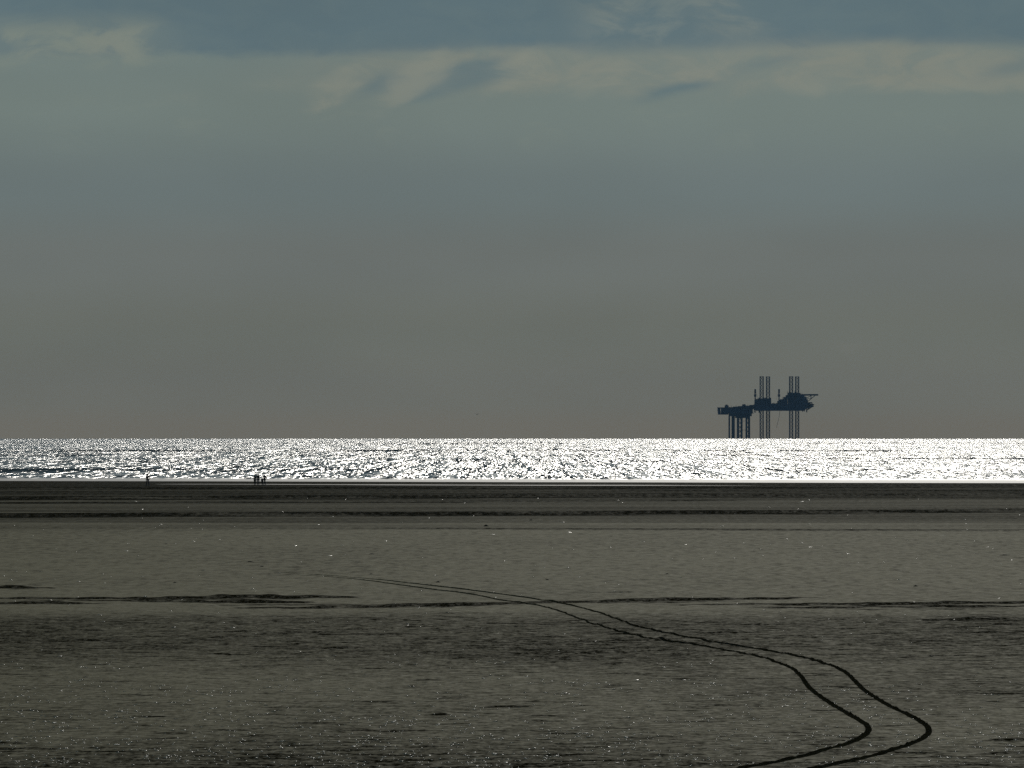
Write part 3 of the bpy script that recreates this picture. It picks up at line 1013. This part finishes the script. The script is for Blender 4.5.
mb.build('boat_station', m_rig2, jk)
for yy in (-15, 10):
    mb = MB()
    mb.ball((q(810.9), yy, rz_(404.7)), 3.0 * MP, 2.2, 1.05 * MP, 12, 8)
    lb = mb.build('lifeboat', m_boat, jk, True)
    mb = MB()
    mb.tube((q(809.2), yy, rz_(403.8)), (q(809.2), yy, rz_(402.4)), .3)
    mb.tube((q(812.0), yy, rz_(404.0)), (q(811.5), yy, rz_(402.4)), .3)
    mb.tube((q(809.2), yy, rz_(402.6)), (q(811.5), yy, rz_(402.6)), .3)
    mb.build('davit', m_lat, lb)
for (X, tipx) in ((754.7, 758.2), (778.5, 775.9)):     # pedestal cranes with their booms raised
    cb = MB()
    cb.tube((q(X), -20, rz_(404.2)), (q(X), -20, rz_(396.5)), 1.25, 1.0, 8)
    cb.box(q(X) - 2.0, q(X) + 2.0, -22, -18, rz_(396.8), rz_(394.3))
    crn = cb.build('crane', m_rig2, jk)
    bm2 = MB()
    for dx in (-.8, .8):
        bm2.tube((q(X) + dx, -21, rz_(396)), (q(X) + dx * .7, -21, rz_(389.6)), .38)
    for i in range(6):
        za, zb = rz_(396 - i * 1.06), rz_(396 - (i + 1) * 1.06)
        s_ = 1 if i % 2 else -1
        bm2.tube((q(X) - .8 * s_, -21, za), (q(X) + .8 * s_, -21, zb), .2, n=4)
    bm2.box(q(X) - 1.5, q(X) + 1.5, -22.2, -19.8, rz_(393.6), rz_(389.2))
    bm2.build('boom', m_rig2, crn)
    MB().tube((q(X), -21, rz_(389.6)), (q(tipx), -21, rz_(399.8)), .16, n=4).build('boom_cable', m_lat, crn)
for (X, r0, r1, rr) in ((753.9, 408.8, 412.6, .8), (755.2, 408.8, 412.9, .6), (758.6, 410, 412.8, .9), (759.4, 410, 411.9, .7),
                        (802.3, 409, 411.9, .9), (804.0, 409, 411.6, .8), (806.2, 409, 412.4, 1.0)):
    MB().tube((q(X), -18, rz_(r0)), (q(X), -18, rz_(r1)), rr).build('caisson', m_rig2, jk)
hs = MB()
hp = [(779.6, 410.7), (779.0, 416), (777.9, 421), (776.7, 425.5), (776.2, 428)]
for a_, b_ in zip(hp[:-1], hp[1:]):
    hs.tube((q(a_[0]), -10, rz_(a_[1])), (q(b_[0]), -10, rz_(b_[1])), .28)
hs.build('discharge_hose', m_pale, jk)
rnd = random.Random(9)
for X in np.arange(771.6, 777.5, 1.1):
    MB().box(q(X), q(X + rnd.uniform(.4, .8)), -20, -14, rz_(403.6), rz_(403.6 - rnd.uniform(.2, .9))).build('deck_locker', m_rig2, jk)
for (X, r0, r1) in ((787, 395.4, 391.2), (794.3, 393.2, 390.6), (801.6, 395.4, 392.6), (805.2, 397, 394.9), (782.2, 399.3, 397.4), (764.9, 399.6, 397.6), (757.6, 400.2, 397.8)):
    MB().tube((q(X), -12, rz_(r0)), (q(X), -12, rz_(r1)), .32).build('mast', m_rig2, jk)
mb = MB()
for i in range(27):
    mb.tube((q(771 + i * .25), -23.5, rz_(404.2)), (q(771 + i * .25), -23.5, rz_(403.5)), .07, n=4)
mb.tube((q(771), -23.5, rz_(403.5)), (q(777.5), -23.5, rz_(403.5)), .09, n=4)
mb.build('railing', m_rig2, jk)

# fixed platform
X1 = 740.0
fp = empty('fixed_platform', ((X1 - 512) * MP, RD + 6, SEAZ))
tag(fp, 'low dark blue platform on closely set legs, left of the two offshore structures', 'oil platform')
p_ = lambda X: rx_(X, X1)
mb = MB()
mb.box(p_(728.2), p_(752.6), -16, 16, rz_(413.2), rz_(408.6))
mb.box(p_(729.0), p_(751.6), -15, 15, rz_(416.2), rz_(413.2))
mb.box(p_(735.6), p_(749.6), -13, 13, rz_(418.0), rz_(416.2))
mb.box(p_(727.0), p_(753.4), -17, 17, rz_(413.5), rz_(412.9))
mb.build('deck', m_rig, fp)
mb = MB()
for (a_, b_, r1, y0, y1) in ((728.4, 733, 407.2, -14, 2), (733.2, 738, 406.6, -12, 12), (738.0, 742.2, 406.1, -14, 8), (742.0, 746.4, 405.4, -10, 10), (742.6, 745.6, 404.2, -6, 6),
                             (746.2, 750, 405.7, -14, 12), (749.6, 754.0, 404.9, -12, 10)):
    mb.box(p_(a_), p_(b_), y0, y1, rz_(408.6), rz_(r1))
mb.build('deck_module', m_rig2, fp)
mb = MB()
mb.box(p_(717.6), p_(731.0), -14, 12, rz_(408.4), rz_(407.4))
fhd = mb.build('helideck', m_rig2, fp)
mb = MB()
mb.box(p_(718.2), p_(728.2), -12, 10, rz_(414.6), rz_(413.2))
mb.box(p_(718.0), p_(720.3), -12, 10, rz_(413.2), rz_(408.4))
mb.box(p_(721.2), p_(728.2), -12, 10, rz_(413.2), rz_(408.4))
mb.tube((p_(720), -11, rz_(413.2)), (p_(722.2), -11, rz_(408.6)), .4)
mb.tube((p_(717.9), -11, rz_(408.6)), (p_(717.0), -11, rz_(411)), .3)
mb.build('lower_module', m_rig, fp)
mb = MB()
mb.box(p_(724.9), p_(728.6), -8, 6, rz_(407.4), rz_(405.4))
mb.box(p_(725.6), p_(727.6), -6, 2, rz_(405.4), rz_(404.6))
mb.build('control_cabin', m_rig2, fp)
for (X, yy, rr) in ((729.1, -14, 1.5), (733.6, -14, 1.9), (738.3, -14, 1.2), (741.4, -14, 1.9), (746.2, -14, 1.7), (749.2, -14, 1.4), (732.6, 14, 1.2), (737.8, 14, 1.0), (741.9, 14, 1.1), (749.0, 14, 1.1)):
    MB().tube((p_(X), yy, -6), (p_(X), yy, rz_(416.0)), rr, n=10).build('leg', m_rig2, fp)
mb = MB()
for (a_, b_) in ((732.6, 733.8), (738.3, 741.4), (746.2, 749.2)):
    for i in range(5):
        za, zb = rz_(438 - i * 4.3), rz_(438 - (i + 1) * 4.3)
        mb.tube((p_(a_), -14, za), (p_(b_), -14, zb), .5, n=5)
        mb.tube((p_(b_), -14, za), (p_(a_), -14, zb), .5, n=5)
for r0 in (421, 430):
    mb.tube((p_(738.3), -14, rz_(r0)), (p_(749.2), -14, rz_(r0)), .3, n=5)
mb.build('brace', m_lat, fp)
mb = MB()      # link bridge to the jack-up
for yy in (-4, 0):
    mb.tube((p_(752.5), yy, rz_(406.0)), (p_(756.2), yy, rz_(405.0)), .5)
    mb.tube((p_(752.5), yy, rz_(408.9)), (p_(756.2), yy, rz_(408.0)), .7)
    for i in range(4):
        X = 752.6 + i * .9
        mb.tube((p_(X), yy, rz_(408.8 - i * .2)), (p_(X + .9), yy, rz_(405.8 - i * .2)), .35, n=5)
mb.box(p_(752.6), p_(755.9), -4, 0, rz_(408.6), rz_(406.9))
mb.build('link_bridge', m_rig2, fp)
mb = MB()
for X in np.arange(728.5, 753, .55):
    mb.tube((p_(X), -16.5, rz_(408.6)), (p_(X), -16.5, rz_(408.0)), .08, n=4)
mb.tube((p_(728.5), -16.5, rz_(408.0)), (p_(752.9), -16.5, rz_(408.0)), .10, n=4)
mb.build('railing', m_rig2, fp)
for (X, r0, r1) in ((731.2, 407.2, 405.6), (736.1, 406.6, 405.4), (747.8, 405.7, 404.4)):
    MB().tube((p_(X), -8, rz_(r0)), (p_(X), -8, rz_(r1)), .35).build('mast', m_rig2, fp)

# ------------------------------------------------------------------ a gull far out over the sea
BD = 1300.0
bx, bz = far(477.1, 414.4, BD)
m_gull = paint('gull_feather', (0.12, 0.12, 0.12), 0.8, 0.3, 6)
gl = empty('gull', (bx, BD, bz), math.radians(25))
tag(gl, 'tiny dark gull flying in the empty sky left of the offshore rigs', 'bird')
mb = MB()
mb.ball((0, 0, 0), .075, .22, .07, 12, 8)
mb.ball((0, .22, .03), .042, .06, .042, 10, 7)
mb.tube((0, .27, .03), (0, .33, .02), .014, .003)
mb.box(-.04, .04, -.33, -.18, -.008, .008)
mb.build('body', m_gull, gl, True)
for s_ in (-1, 1):
    mb = MB()
    pts_ = [(0, .02, .10), (.22, .17, .13), (.50, .06, .09), (.62, -.10, .05)]
    for (r0, y0, z0, c0), (r1, y1, z1, c1) in zip([(0, .03, .03, .16), (.24, .07, .16, .15), (.48, .00, .13, .09)], [(.24, .07, .16, .15), (.48, .00, .13, .09), (.66, -.10, .08, .02)]):
        b = len(mb.v)
        for (rr, yy, zz, cc) in ((r0, y0, z0, c0), (r1, y1, z1, c1)):
            mb.v += [(s_ * rr, yy + cc * .5, zz), (s_ * rr, yy, zz + .018), (s_ * rr, yy - cc * .5, zz), (s_ * rr, yy, zz - .010)]
        for a_ in range(4):
            c_ = (a_ + 1) % 4
            mb.f.append((b + a_, b + c_, b + 4 + c_, b + 4 + a_))
    mb.build('wing', m_gull, gl)

# ------------------------------------------------------------------ sea air
m_air = bpy.data.materials.new('sea_air')
m_air.use_nodes = True
t = NT(m_air.node_tree)
o_ = t.n('ShaderNodeOutputMaterial')
pvn = t.n('ShaderNodeVolumePrincipled')
pvn.inputs['Color'].default_value = (0.45, 0.72, 1.0, 1)
pvn.inputs['Density'].default_value = 1.6e-5
pvn.inputs['Anisotropy'].default_value = 0.0
t.l(pvn.outputs[0], o_.inputs['Volume'])
hz = MB().box(-13000, 13000, -13000, 13000, -30, 125).build('haze', m_air)
hz['kind'] = 'stuff'
